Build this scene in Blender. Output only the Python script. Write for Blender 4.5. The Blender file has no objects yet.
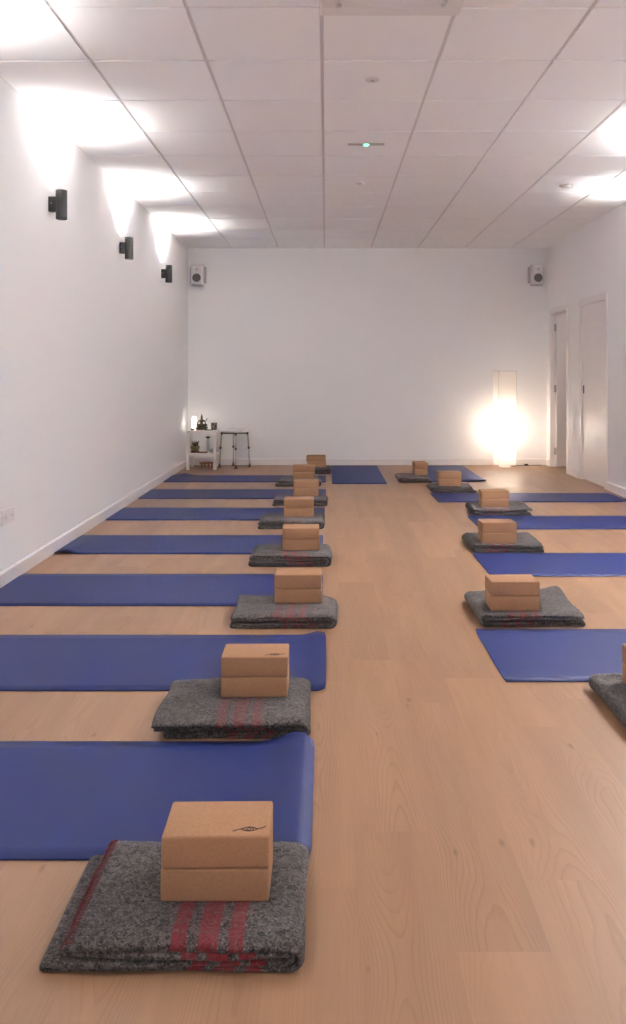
import bpy, bmesh, math, random
from mathutils import Vector, Matrix, noise
S = bpy.context.scene
COL = S.collection
PI = math.pi
# ------------------------------------------------------------------ room numbers (metres)
XL, XR, YB, YF, ZC = -1.765, 2.82, 10.35, -1.6, 2.773

# ------------------------------------------------------------------ object helpers
def link(o, parent=None):
    COL.objects.link(o)
    if parent is not None:
        o.parent = parent
    return o

def tag(o, label=None, cat=None, group=None, kind=None):
    if label: o['label'] = label
    if cat: o['category'] = cat
    if group: o['group'] = group
    if kind: o['kind'] = kind
    return o

def empty(name, loc=(0, 0, 0), rz=0.0):
    o = bpy.data.objects.new(name, None)
    o.empty_display_size = 0.05
    o.location = loc
    o.rotation_euler = (0, 0, rz)
    return link(o)

def obj(name, bm, mat, parent=None, smooth=False, loc=None, rot=None):
    me = bpy.data.meshes.new(name)
    bmesh.ops.recalc_face_normals(bm, faces=bm.faces[:])
    bm.to_mesh(me); bm.free()
    if smooth:
        for p in me.polygons: p.use_smooth = True
    if mat is not None: me.materials.append(mat)
    o = bpy.data.objects.new(name, me)
    if loc is not None: o.location = loc
    if rot is not None: o.rotation_euler = rot
    return link(o, parent)

def box(bm, x0, x1, y0, y1, z0, z1, bevel=0.0, seg=2):
    b = bmesh.new()
    vs = [b.verts.new((x, y, z)) for x in (x0, x1) for y in (y0, y1) for z in (z0, z1)]
    for f in ((0, 1, 3, 2), (4, 6, 7, 5), (0, 4, 5, 1), (2, 3, 7, 6), (0, 2, 6, 4), (1, 5, 7, 3)):
        b.faces.new([vs[i] for i in f])
    bmesh.ops.recalc_face_normals(b, faces=b.faces[:])
    if bevel > 0:
        bmesh.ops.bevel(b, geom=b.edges[:], offset=bevel, segments=seg, profile=0.5, affect='EDGES')
    merge(bm, b)

def merge(bm, b, mtx=None):
    me = bpy.data.meshes.new('tmp')
    if mtx is not None: bmesh.ops.transform(b, matrix=mtx, verts=b.verts[:])
    b.to_mesh(me); b.free()
    bm.from_mesh(me)
    bpy.data.meshes.remove(me)

def lathe(bm, prof, seg=32, mtx=None, sx=1.0, sy=1.0):
    b = bmesh.new()
    rings = []
    for r, z in prof:
        if r < 1e-6:
            rings.append([b.verts.new((0, 0, z))])
        else:
            rings.append([b.verts.new((r * sx * math.cos(2 * PI * k / seg), r * sy * math.sin(2 * PI * k / seg), z)) for k in range(seg)])
    for a, c in zip(rings, rings[1:]):
        if len(a) == 1 and len(c) == 1: continue
        for k in range(seg):
            k2 = (k + 1) % seg
            if len(a) == 1: b.faces.new((a[0], c[k], c[k2]))
            elif len(c) == 1: b.faces.new((a[k], a[k2], c[0]))
            else: b.faces.new((a[k], a[k2], c[k2], c[k]))
    for rg, rev in ((rings[0], True), (rings[-1], False)):
        if len(rg) > 1: b.faces.new(rg[::-1] if rev else rg)
    merge(bm, b, mtx)

def tube(bm, pts, rad, seg=8, caps=True):
    pts = [Vector(p) for p in pts]
    n = len(pts)
    rads = rad if isinstance(rad, (list, tuple)) else [rad] * n
    b = bmesh.new(); rings = []
    up = Vector((0, 0, 1))
    prev = None
    for i, p in enumerate(pts):
        t = (pts[min(i + 1, n - 1)] - pts[max(i - 1, 0)]).normalized()
        if prev is None:
            ref = up if abs(t.dot(up)) < 0.95 else Vector((1, 0, 0))
            a = t.cross(ref).normalized()
        else:
            a = (prev - t * prev.dot(t)).normalized()
        prev = a
        c = t.cross(a)
        rings.append([b.verts.new(p + (a * math.cos(2 * PI * k / seg) + c * math.sin(2 * PI * k / seg)) * rads[i]) for k in range(seg)])
    for r0, r1 in zip(rings, rings[1:]):
        for k in range(seg):
            b.faces.new((r0[k], r0[(k + 1) % seg], r1[(k + 1) % seg], r1[k]))
    if caps:
        b.faces.new(rings[0][::-1]); b.faces.new(rings[-1])
    merge(bm, b)

def ball(bm, c, r, sub=2, scale=(1, 1, 1)):
    b = bmesh.new()
    bmesh.ops.create_icosphere(b, subdivisions=sub, radius=r)
    merge(bm, b, Matrix.Translation(c) @ Matrix.Diagonal((scale[0], scale[1], scale[2], 1)))

# ------------------------------------------------------------------ materials
class NT:
    def __init__(self, name):
        self.m = bpy.data.materials.new(name); self.m.use_nodes = True
        self.t = self.m.node_tree; self.t.nodes.clear()
        self.out = self.n('ShaderNodeOutputMaterial')
    def n(self, typ, ins=None, **kw):
        d = self.t.nodes.new(typ)
        for k, v in kw.items(): setattr(d, k, v)
        for k, v in (ins or {}).items():
            self.put(d.inputs[k], v)
        return d
    def put(self, sock, v):
        if isinstance(v, bpy.types.NodeSocket): self.t.links.new(v, sock)
        elif isinstance(v, bpy.types.Node): self.t.links.new(v.outputs[0], sock)
        else: sock.default_value = v
    def math(self, op, a, b=None, c=None, clamp=False):
        d = self.n('ShaderNodeMath', operation=op, use_clamp=clamp)
        for i, v in enumerate((a, b, c)):
            if v is not None: self.put(d.inputs[i], v)
        return d.outputs[0]
    def mix(self, f, a, b, blend='MIX'):
        d = self.n('ShaderNodeMix', data_type='RGBA', blend_type=blend)
        self.put(d.inputs['Factor'], f)
        self.put(d.inputs[6], a); self.put(d.inputs[7], b)
        return d.outputs[2]
    def ramp(self, f, stops, interp='LINEAR'):
        d = self.n('ShaderNodeValToRGB', {'Fac': f})
        d.color_ramp.interpolation = interp
        e = d.color_ramp.elements
        while len(e) < len(stops): e.new(0.5)
        for el, (p, c) in zip(e, stops):
            el.position = p
            el.color = (c, c, c, 1) if isinstance(c, (int, float)) else (*c, 1)
        return d.outputs[0]
    def noise(self, vec, scale, detail=2, rough=0.5, dist=0.0):
        d = self.n('ShaderNodeTexNoise', {'Scale': scale, 'Detail': detail, 'Roughness': rough, 'Distortion': dist})
        if vec is not None: self.put(d.inputs['Vector'], vec)
        return d.outputs[0]
    def xyz(self, x, y, z=0.0):
        return self.n('ShaderNodeCombineXYZ', {0: x, 1: y, 2: z}).outputs[0]
    def bump(self, h, strength=0.3, dist=0.002):
        return self.n('ShaderNodeBump', {'Height': h, 'Strength': strength, 'Distance': dist}).outputs[0]
    def bsdf(self, **ins):
        p = self.n('ShaderNodeBsdfPrincipled')
        for k, v in ins.items():
            k = k.replace('_', ' ')
            if isinstance(v, tuple) and len(v) == 3: v = (*v, 1)
            self.put(p.inputs[k], v)
        self.put(self.out.inputs[0], p)
        return p

def plain(name, col, rough=0.5, metal=0.0, bump=0.0, bscale=60, var=0.0, spec=0.5, emit=None, estr=0.0):
    t = NT(name)
    tc = t.n('ShaderNodeTexCoord').outputs['Object']
    c = (*col, 1)
    kw = dict(Roughness=rough, Metallic=metal)
    nz = t.noise(tc, bscale, 3)
    if var > 0:
        c = t.mix(nz, tuple(v * (1 - var) for v in col) + (1,), tuple(min(1, v * (1 + var)) for v in col) + (1,))
    p = t.bsdf(Base_Color=c, **kw)
    p.inputs['Specular IOR Level'].default_value = spec
    if bump > 0: t.put(p.inputs['Normal'], t.bump(nz, bump, 0.001))
    if emit:
        p.inputs['Emission Color'].default_value = (*emit, 1)
        p.inputs['Emission Strength'].default_value = estr
    return t.m

M = {}
M['wall'] = plain('wall_paint', (0.885, 0.885, 0.892), 0.75, bump=0.06, bscale=180, spec=0.25)
M['tile'] = plain('ceiling_tile', (0.93, 0.93, 0.935), 0.9, bump=0.1, bscale=120, var=0.012, spec=0.1)
M['grid'] = plain('ceiling_grid', (0.72, 0.69, 0.70), 0.5, spec=0.3)
M['trim'] = plain('white_lacquer', (0.82, 0.79, 0.79), 0.35, bump=0.02, bscale=20)
M['door'] = plain('door_lacquer', (0.82, 0.79, 0.79), 0.38, bump=0.03, bscale=15, spec=0.6)
M['black'] = plain('black_metal', (0.018, 0.018, 0.017), 0.45, bump=0.03, bscale=300)
M['dark'] = plain('dark_gap', (0.015, 0.013, 0.012), 0.7)
M['steel'] = plain('brushed_steel', (0.42, 0.41, 0.40), 0.35, metal=0.9, bump=0.03, bscale=200)
M['alu'] = plain('aluminium_tube', (0.50, 0.49, 0.48), 0.38, metal=0.7)
M['plastic'] = plain('white_plastic', (0.80, 0.77, 0.77), 0.4)
M['greyplastic'] = plain('grey_speaker_grille', (0.13, 0.115, 0.115), 0.6, bump=0.4, bscale=500)
M['brackgrey'] = plain('grey_plastic', (0.50, 0.47, 0.47), 0.5)
M['rubber'] = plain('brown_rubber', (0.13, 0.085, 0.055), 0.7)
M['tablewhite'] = plain('white_table_lacquer', (0.84, 0.81, 0.80), 0.4, bump=0.02)
M['bronze'] = plain('aged_bronze', (0.10, 0.075, 0.045), 0.5, metal=0.55, bump=0.5, bscale=160, var=0.4)
M['brass'] = plain('brass_bowl', (0.30, 0.24, 0.13), 0.4, metal=0.6, bump=0.2, bscale=90, var=0.3)
M['darkwood'] = plain('dark_wood', (0.09, 0.035, 0.025), 0.5, bump=0.2, bscale=40, var=0.3)
M['redwood'] = plain('reddish_wood', (0.30, 0.11, 0.05), 0.45, bump=0.2, bscale=40, var=0.25)
M['leaf'] = plain('dark_dried_leaf', (0.07, 0.065, 0.03), 0.7, var=0.3)
M['green'] = plain('green_label', (0.02, 0.10, 0.08), 0.5)
M['led'] = plain('green_led', (0.1, 0.8, 0.4), 0.4, emit=(0.04, 1.0, 0.30), estr=2.0)

def cup_mat():
    t = NT('patterned_stoneware')
    tc = t.n('ShaderNodeTexCoord').outputs['Object']
    v = t.n('ShaderNodeTexVoronoi', {'Vector': tc, 'Scale': 38.0}).outputs[0]
    c = t.ramp(v, [(0.0, (0.045, 0.025, 0.02)), (0.45, (0.08, 0.045, 0.035)), (0.6, (0.30, 0.22, 0.19))])
    t.bsdf(Base_Color=c, Roughness=0.4)
    return t.m
M['cup'] = cup_mat()

def glass_mat(name, col):
    t = NT(name)
    p = t.bsdf(Base_Color=col, Roughness=0.08, IOR=1.45)
    p.inputs['Transmission Weight'].default_value = 0.9
    return t.m
M['glass'] = glass_mat('clear_glass', (0.85, 0.88, 0.90))

def paper_mat():
    t = NT('rice_paper')
    tc = t.n('ShaderNodeTexCoord').outputs['Object']
    nz = t.noise(t.n('ShaderNodeMapping', {'Vector': tc, 'Scale': (30, 30, 8)}).outputs[0], 2.0, 4)
    c = t.mix(nz, (0.84, 0.81, 0.78, 1), (0.90, 0.87, 0.84, 1))
    d = t.n('ShaderNodeBsdfDiffuse', {'Color': c})
    tr = t.n('ShaderNodeBsdfTranslucent', {'Color': c})
    mx0 = t.n('ShaderNodeMixShader', {0: 0.72, 1: d.outputs[0], 2: tr.outputs[0]})
    tp = t.n('ShaderNodeBsdfTransparent', {'Color': (1.0, 0.97, 0.93, 1)})
    mx = t.n('ShaderNodeMixShader', {0: 0.015, 1: mx0.outputs[0], 2: tp.outputs[0]})
    t.put(t.out.inputs[0], mx)
    return t.m
M['paper'] = paper_mat()

def emit_mat(name, col, s):
    t = NT(name)
    t.put(t.out.inputs[0], t.n('ShaderNodeEmission', {'Color': (*col, 1), 'Strength': s}))
    return t.m
M['bulb'] = emit_mat('lit_bulb', (1.0, 0.93, 0.86), 12)
M['warmbulb'] = emit_mat('warm_lit_bulb', (1.0, 0.84, 0.67), 12)
M['lantern'] = emit_mat('lit_lantern', (1.0, 0.90, 0.76), 1.0)

def floor_mat():
    t = NT('oak_planks')
    tc = t.n('ShaderNodeTexCoord').outputs['Object']
    s = t.n('ShaderNodeSeparateXYZ', {0: tc})
    x, y = s.outputs[0], s.outputs[1]
    xs = t.math('DIVIDE', t.math('SUBTRACT', x, 0.07), 0.19)
    col = t.math('FLOOR', xs); fx = t.math('FRACT', xs)
    sh = t.math('ADD', t.math('MULTIPLY', col, 0.345), t.math('MULTIPLY', t.math('FLOOR', t.math('DIVIDE', col, 2.0)), 0.47))
    ys = t.math('ADD', t.math('DIVIDE', t.math('SUBTRACT', y, 2.04), 1.23), sh)
    row = t.math('FLOOR', ys); fy = t.math('FRACT', ys)
    wn = t.n('ShaderNodeTexWhiteNoise', {'Vector': t.xyz(col, row, 3.7)}, noise_dimensions='3D')
    rv = wn.outputs[0]
    rs = t.n('ShaderNodeSeparateColor', {0: wn.outputs[1]})
    ox = t.math('MULTIPLY', rs.outputs[0], 37.0); oy = t.math('MULTIPLY', rs.outputs[1], 53.0)
    # knots: sparse voronoi cells
    kv = t.xyz(t.math('ADD', t.math('MULTIPLY', x, 5.3), ox), t.math('ADD', t.math('MULTIPLY', y, 2.0), oy))
    vor = t.n('ShaderNodeTexVoronoi', {'Vector': kv, 'Scale': 0.62, 'Randomness': 1.0}, voronoi_dimensions='2D')
    kd = vor.outputs['Distance']
    kbump = t.math('POWER', 2.718, t.math('MULTIPLY', t.math('MULTIPLY', kd, kd), -14.0))
    # contour field -> cathedral grain
    cv = t.xyz(t.math('ADD', t.math('MULTIPLY', x, 5.5), ox), t.math('ADD', t.math('MULTIPLY', y, 0.85), oy), rv)
    n1a = t.noise(cv, 1.0, 1.0, 0.4, 0.2)
    lx = t.math('ADD', t.math('SUBTRACT', fx, 0.5), t.math('MULTIPLY', t.math('SUBTRACT', rs.outputs[2], 0.5), 0.5))
    n1 = t.math('ADD', t.math('MULTIPLY', n1a, 0.85), t.math('MULTIPLY', t.math('MULTIPLY', lx, lx), 1.5))
    warp = t.noise(t.xyz(t.math('MULTIPLY', x, 30.0), t.math('MULTIPLY', y, 9.0)), 1.0, 2)
    field = t.math('ADD', t.math('ADD', n1, t.math('MULTIPLY', kbump, 0.22)), t.math('MULTIPLY', warp, 0.03))
    ring = t.math('FRACT', t.math('MULTIPLY', field, 22.0))
    line = t.ramp(ring, [(0.0, 0.0), (0.62, 0.10), (0.86, 0.85), (0.93, 1.0), (1.0, 0.0)])
    amt = t.ramp(t.noise(t.xyz(t.math('ADD', t.math('MULTIPLY', x, 3.5), oy), t.math('ADD', t.math('MULTIPLY', y, 0.8), ox)), 1.4, 2), [(0.38, 0.10), (0.62, 1.0)])
    lines = t.math('MULTIPLY', line, amt)
    fine = t.noise(t.xyz(t.math('MULTIPLY', x, 160.0), t.math('ADD', t.math('MULTIPLY', y, 5.0), oy)), 1.0, 3, 0.6)
    broad = t.noise(t.xyz(t.math('ADD', t.math('MULTIPLY', x, 12.0), ox), t.math('ADD', t.math('MULTIPLY', y, 0.9), oy)), 1.0, 2, 0.5)
    c = t.mix(broad, (0.240, 0.131, 0.071, 1), (0.362, 0.210, 0.120, 1))
    c = t.mix(t.math('MULTIPLY', lines, 0.32), c, (0.15, 0.075, 0.039, 1))
    c = t.mix(t.math('MULTIPLY', t.ramp(fine, [(0.42, 0.0), (0.72, 1.0)]), 0.16), c, (0.21, 0.116, 0.066, 1))
    tone = t.math('ADD', 0.89, t.math('MULTIPLY', rv, 0.20))
    c = t.mix(1.0, c, t.n('ShaderNodeCombineColor', {0: tone, 1: tone, 2: tone}).outputs[0], 'MULTIPLY')
    has = t.math('GREATER_THAN', t.n('ShaderNodeSeparateColor', {0: vor.outputs['Color']}).outputs[0], 0.25)
    kn = t.math('MULTIPLY', t.ramp(t.math('ADD', kd, t.math('MULTIPLY', warp, 0.05)), [(0.02, 1.0), (0.055, 0.0)]), has)
    c = t.mix(t.math('MULTIPLY', kn, 0.9), c, (0.13, 0.065, 0.035, 1))
    ex = t.math('MINIMUM', fx, t.math('SUBTRACT', 1.0, fx)); ey = t.math('MINIMUM', fy, t.math('SUBTRACT', 1.0, fy))
    seam = t.math('MAXIMUM', t.math('LESS_THAN', ex, 0.0045), t.math('LESS_THAN', ey, 0.0008))
    c = t.mix(t.math('MULTIPLY', seam, 0.12), c, (0.22, 0.11, 0.06, 1))
    rough = t.math('ADD', 0.36, t.math('MULTIPLY', fine, 0.14))
    h = t.math('SUBTRACT', t.math('MULTIPLY', fine, 0.4), t.math('ADD', seam, t.math('MULTIPLY', lines, 0.3)))
    p = t.bsdf(Base_Color=c, Roughness=rough, Normal=t.bump(h, 0.18, 0.0006))
    p.inputs['Specular IOR Level'].default_value = 0.42
    return t.m
M['floor'] = floor_mat()

def cork_mat():
    t = NT('cork')
    oi = t.n('ShaderNodeObjectInfo').outputs['Random']
    tc = t.n('ShaderNodeTexCoord').outputs['Object']
    v = t.n('ShaderNodeVectorMath', {0: tc, 1: t.xyz(oi, oi, oi)}, operation='ADD').outputs[0]
    a = t.noise(v, 160.0, 3, 0.6)
    vo = t.n('ShaderNodeTexVoronoi', {'Vector': v, 'Scale': 230.0})
    vc = t.n('ShaderNodeSeparateColor', {0: vo.outputs['Color']}).outputs[0]
    c = t.mix(a, (0.262, 0.135, 0.072, 1), (0.392, 0.218, 0.122, 1))
    c = t.mix(t.math('MULTIPLY', vc, 0.22), c, (0.36, 0.225, 0.14, 1))
    c = t.mix(t.math('MULTIPLY', t.math('GREATER_THAN', t.noise(v, 420.0, 1), 0.68), 0.45), c, (0.2, 0.1, 0.055, 1))
    tone = t.math('ADD', 0.95, t.math('MULTIPLY', oi, 0.1))
    c = t.mix(1.0, c, t.n('ShaderNodeCombineColor', {0: tone, 1: tone, 2: tone}).outputs[0], 'MULTIPLY')
    p = t.bsdf(Base_Color=c, Roughness=0.8, Normal=t.bump(a, 0.35, 0.0006))
    p.inputs['Specular IOR Level'].default_value = 0.2
    return t.m
M['cork'] = cork_mat()

def mat_mat():
    t = NT('blue_mat_foam')
    tc = t.n('ShaderNodeTexCoord').outputs['Object']
    a = t.noise(tc, 900.0, 1)
    b = t.noise(tc, 5.0, 3)
    c = t.mix(b, (0.0040, 0.0115, 0.082, 1), (0.0055, 0.0150, 0.098, 1))
    p = t.bsdf(Base_Color=c, Roughness=0.55, Normal=t.bump(a, 0.35, 0.0005))
    p.inputs['Specular IOR Level'].default_value = 0.34
    return t.m
M['mat'] = mat_mat()

def wool_mat(name, red=1.0, s0=0.250):
    t = NT(name)
    tc = t.n('ShaderNodeTexCoord').outputs['Object']
    uv = t.n('ShaderNodeUVMap').outputs[0]
    u = t.n('ShaderNodeSeparateXYZ', {0: uv}).outputs[0]
    big = t.noise(tc, 30.0, 3, 0.6)
    med = t.noise(tc, 85.0, 5, 0.75, 1.0)
    sml = t.noise(tc, 260.0, 3, 0.7)
    c = t.mix(t.ramp(med, [(0.43, 0.0), (0.58, 1.0)]), (0.011, 0.0092, 0.009, 1), (0.108, 0.092, 0.088, 1))
    c = t.mix(t.math('MULTIPLY', t.ramp(big, [(0.40, 0.0), (0.70, 1.0)]), 0.35), c, (0.09, 0.08, 0.077, 1))
    c = t.mix(t.math('MULTIPLY', t.ramp(sml, [(0.60, 0.0), (0.68, 1.0)]), 0.5), c, (0.40, 0.38, 0.38, 1))
    c = t.mix(t.math('MULTIPLY', t.ramp(t.noise(tc, 260.0, 2), [(0.30, 1.0), (0.38, 0.0)]), 0.8), c, (0.012, 0.011, 0.013, 1))
    wob = t.math('ADD', u, t.math('MULTIPLY', t.math('SUBTRACT', t.noise(tc, 110.0, 3), 0.5), 0.012))
    tot = None
    for a, b in ((0.0, 0.030), (0.052, 0.092), (0.113, 0.142)):
        k = t.math('MULTIPLY', t.math('GREATER_THAN', wob, s0 + a), t.math('LESS_THAN', wob, s0 + b))
        tot = k if tot is None else t.math('ADD', tot, k)
    fade = t.ramp(t.noise(tc, 75.0, 3, 0.7), [(0.28, 0.45), (0.6, 1.0)])
    c = t.mix(t.math('MULTIPLY', t.math('MULTIPLY', tot, fade), red), c, (0.17, 0.010, 0.016, 1))
    h = t.math('ADD', t.math('MULTIPLY', med, 1.0), t.math('MULTIPLY', sml, 0.6))
    p = t.bsdf(Base_Color=c, Roughness=0.95, Normal=t.bump(h, 0.9, 0.003))
    p.inputs['Specular IOR Level'].default_value = 0.1
    p.inputs['Sheen Weight'].default_value = 0.12
    p.inputs['Sheen Roughness'].default_value = 0.6
    return t.m
M['wool_red'] = wool_mat('striped_grey_wool', 0.9)
M['wool_mid'] = wool_mat('faintly_striped_grey_wool', 0.5, 0.20)
M['wool_far'] = wool_mat('grey_wool', 0.25, 0.20)
M['hem'] = plain('red_stitching', (0.13, 0.03, 0.035), 0.9, bump=0.8, bscale=300, var=0.4, spec=0.1)
M['ink'] = plain('brown_ink', (0.045, 0.022, 0.018), 0.8)

def struct(name, bm, mat, **k):
    o = obj(name, bm, mat, **k); o['kind'] = 'structure'; return o

# ------------------------------------------------------------------ room shell
bm = bmesh.new(); box(bm, XL - 0.15, XR + 2.1, YF - 0.15, YB + 0.15, -0.12, 0.0); struct('floor', bm, M['floor'])
bm = bmesh.new(); box(bm, XL - 0.15, XL, YF - 0.15, YB + 0.15, 0, ZC + 0.12); struct('wall_left', bm, M['wall'])
bm = bmesh.new(); box(bm, XL, XR + 2.1, YB, YB + 0.15, 0, ZC + 0.12); struct('wall_back', bm, M['wall'])
WX0, WX1, WZ0, WZ1 = -1.2, 2.3, 0.25, 2.45                # unseen window added behind the camera for ambient fill
bm = bmesh.new()
box(bm, XL, WX0, YF - 0.15, YF, 0, ZC + 0.12); box(bm, WX1, XR + 0.12, YF - 0.15, YF, 0, ZC + 0.12)
box(bm, WX0, WX1, YF - 0.15, YF, 0, WZ0); box(bm, WX0, WX1, YF - 0.15, YF, WZ1, ZC + 0.12)
struct('wall_front', bm, M['wall'])
bm = bmesh.new()
for xx in (WX0, -0.06, 1.10, WX1 - 0.05): box(bm, xx, xx + 0.05, YF - 0.10, YF - 0.04, WZ0, WZ1)
for z in (WZ0, WZ1 - 0.05): box(bm, WX0, WX1, YF - 0.10, YF - 0.04, z, z + 0.05)
wf = struct('fill_window_1', bm, M['trim'])
bm = bmesh.new(); box(bm, WX0 + 0.02, WX1 - 0.02, YF - 0.075, YF - 0.069, WZ0 + 0.02, WZ1 - 0.02); obj('pane', bm, M['glass'], wf)
D1 = (9.47, 10.17, 1.925); D2 = (8.17, 8.95, 1.93); WT = 0.12
bm = bmesh.new()
box(bm, XR, XR + WT, YF, D2[0], 0, ZC + 0.12)
box(bm, XR, XR + WT, D2[0], D2[1], D2[2], ZC + 0.12)
box(bm, XR, XR + WT, D2[1], D1[0], 0, ZC + 0.12)
box(bm, XR, XR + WT, D1[0], D1[1], D1[2], ZC + 0.12)
box(bm, XR, XR + WT, D1[1], YB, 0, ZC + 0.12)
struct('wall_right', bm, M['wall'])
# side room behind the open doorway
bm = bmesh.new(); box(bm, XR + 2.0, XR + 2.1, 8.0, YB, 0, ZC + 0.12); struct('wall_side_room_far', bm, M['wall'])
bm = bmesh.new(); box(bm, XR + WT, XR + 2.1, 7.9, 8.0, 0, ZC + 0.12); struct('wall_side_room_near', bm, M['wall'])

# ceiling: suspended panels stepped below the bars
GX = [-0.02 + 0.597 * k for k in range(-4, 7)]
GY = [3.58 + 0.604 * k for k in range(-10, 13)]
G = 0.009
bm = bmesh.new()
xs = [XL - G] + [g for g in GX if XL + 0.03 < g < XR - 0.03] + [XR + G]
ys = [YF - G] + [g for g in GY if YF + 0.03 < g < YB - 0.03] + [YB + G]
for i in range(len(xs) - 1):
    for j in range(len(ys) - 1):
        box(bm, xs[i] + G, xs[i + 1] - G, ys[j] + G, ys[j + 1] - G, ZC, ZC + 0.009, 0.0015, 1)
struct('ceiling', bm, M['tile'])
bm = bmesh.new(); box(bm, XL - 0.15, XR + 2.1, YF - 0.15, YB + 0.15, ZC + 0.009, ZC + 0.14)
struct('ceiling_grid', bm, M['grid'])

def board(bm, p0, p1, nrm, h=0.082, t=0.014):
    """skirting board with a rounded top edge from p0 to p1, standing off the wall by nrm"""
    prof = [(0, 0), (t, 0), (t, h - 0.008), (t * 0.75, h - 0.002), (t * 0.4, h), (0, h)]
    b = bmesh.new(); R = []
    for p in (p0, p1):
        R.append([b.verts.new((p[0] + nrm[0] * a, p[1] + nrm[1] * a, z)) for a, z in prof])
    n = len(prof)
    for k in range(n): b.faces.new((R[0][k], R[0][(k + 1) % n], R[1][(k + 1) % n], R[1][k]))
    b.faces.new(R[0]); b.faces.new(R[1][::-1])
    merge(bm, b)
CW = 0.055
bm = bmesh.new(); board(bm, (XL, YF), (XL, YB), (1, 0)); struct('baseboard_left', bm, M['trim'])
bm = bmesh.new(); board(bm, (XL, YB), (XR, YB), (0, -1)); struct('baseboard_back', bm, M['trim'])
bm = bmesh.new()
board(bm, (XR, YF), (XR, D2[0] - CW), (-1, 0)); board(bm, (XR, D2[1] + CW), (XR, D1[0] - CW), (-1, 0))
board(bm, (XR, D1[1] + CW), (XR, YB), (-1, 0))
struct('baseboard_right', bm, M['trim'])

def casing(name, d):
    bm = bmesh.new(); e = 0.008
    for xa, xb in ((XR - e, XR), (XR + WT, XR + WT + e)):
        box(bm, xa, xb, d[0] - CW, d[0], 0, d[2] + CW, 0.003, 1)
        box(bm, xa, xb, d[1], d[1] + CW, 0, d[2] + CW, 0.003, 1)
        box(bm, xa, xb, d[0], d[1], d[2], d[2] + CW, 0.003, 1)
    # jamb linings
    box(bm, XR - e, XR + WT + e, d[0] - 0.001, d[0] + 0.015, 0, d[2])
    box(bm, XR - e, XR + WT + e, d[1] - 0.015, d[1] + 0.001, 0, d[2])
    box(bm, XR - e, XR + WT + e, d[0], d[1], d[2] - 0.015, d[2] + 0.001)
    struct(name, bm, M['trim'])
casing('trim_1', D1); casing('trim_2', D2)
# door 1: leaf swung open into the side room, hinged on the far jamb
d1 = empty('door_1', (XR + 0.045, D1[1] - 0.02, 0)); d1['kind'] = 'structure'
bm = bmesh.new(); box(bm, 0.012, 0.66, -0.036, 0.0, 0.008, D1[2] - 0.02, 0.002, 1)
obj('door_leaf', bm, M['door'], d1)
for z in (0.2, 0.98, 1.74):
    bm = bmesh.new()
    tube(bm, [(0.004, -0.042, z - 0.045), (0.004, -0.042, z + 0.045)], 0.007, 10)
    box(bm, -0.018, 0.002, -0.044, -0.0365, z - 0.045, z + 0.045)
    h = obj('hinge', bm, M['steel'], d1)
# door 2: closed leaf set back in its frame
d2 = empty('door_2', (XR + 0.012, (D2[0] + D2[1]) / 2, 0)); d2['kind'] = 'structure'
w2 = (D2[1] - D2[0]) / 2
bm = bmesh.new(); box(bm, 0.0, 0.038, -w2 + 0.018, w2 - 0.018, 0.008, D2[2] - 0.02, 0.002, 1)
obj('door_leaf', bm, M['door'], d2)
bm = bmesh.new(); zz = 0.99
box(bm, -0.004, 0.002, w2 - 0.066, w2 - 0.036, zz - 0.045, zz + 0.045, 0.002, 2)
box(bm, -0.0055, -0.003, w2 - 0.060, w2 - 0.042, zz - 0.030, zz + 0.030, 0.001, 1)
obj('flush_pull', bm, M['black'], d2)

# ------------------------------------------------------------------ yoga mats
def sheet(name, X0, X1, Y0, Y1, fn, th=0.005, step=0.02, ystep=0.05):
    nx = max(8, int((X1 - X0) / step)); ny = max(6, int((Y1 - Y0) / ystep))
    bm = bmesh.new(); top = []; bot = []
    cx, cy = (X0 + X1) / 2, (Y0 + Y1) / 2
    for i in range(nx + 1):
        # denser towards the two ends, where the mats curl
        a = i / nx; a = 0.5 - 0.5 * math.cos(PI * a) if nx > 20 else a
        rt, rb = [], []
        for j in range(ny + 1):
            b = j / ny
            x = X0 + (X1 - X0) * a; y = Y0 + (Y1 - Y0) * b
            # slightly rounded corners
            cr = 0.012
            if b in (0, 1) and (a < 0.01 or a > 0.99):
                x += cr * 0.4 * (1 if a < 0.5 else -1)
            z = fn(x - X0, X1 - x, b)
            rt.append(bm.verts.new((x - cx, y - cy, z + th))); rb.append(bm.verts.new((x - cx, y - cy, z + 0.0004)))
        top.append(rt); bot.append(rb)
    for i in range(nx):
        for j in range(ny):
            bm.faces.new((top[i][j], top[i + 1][j], top[i + 1][j + 1], top[i][j + 1]))
            bm.faces.new((bot[i][j], bot[i][j + 1], bot[i + 1][j + 1], bot[i + 1][j]))
    for i in range(nx):
        bm.faces.new((top[i][0], bot[i][0], bot[i + 1][0], top[i + 1][0]))
        bm.faces.new((top[i][ny], top[i + 1][ny], bot[i + 1][ny], bot[i][ny]))
    for j in range(ny):
        bm.faces.new((top[0][j], top[0][j + 1], bot[0][j + 1], bot[0][j]))
        bm.faces.new((top[nx][j], bot[nx][j], bot[nx][j + 1], top[nx][j + 1]))
    o = obj(name, bm, M['mat'], smooth=False, loc=(cx, cy, 0))
    for p in o.data.polygons: p.use_smooth = abs(p.normal.z) > 0.8
    return o

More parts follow.
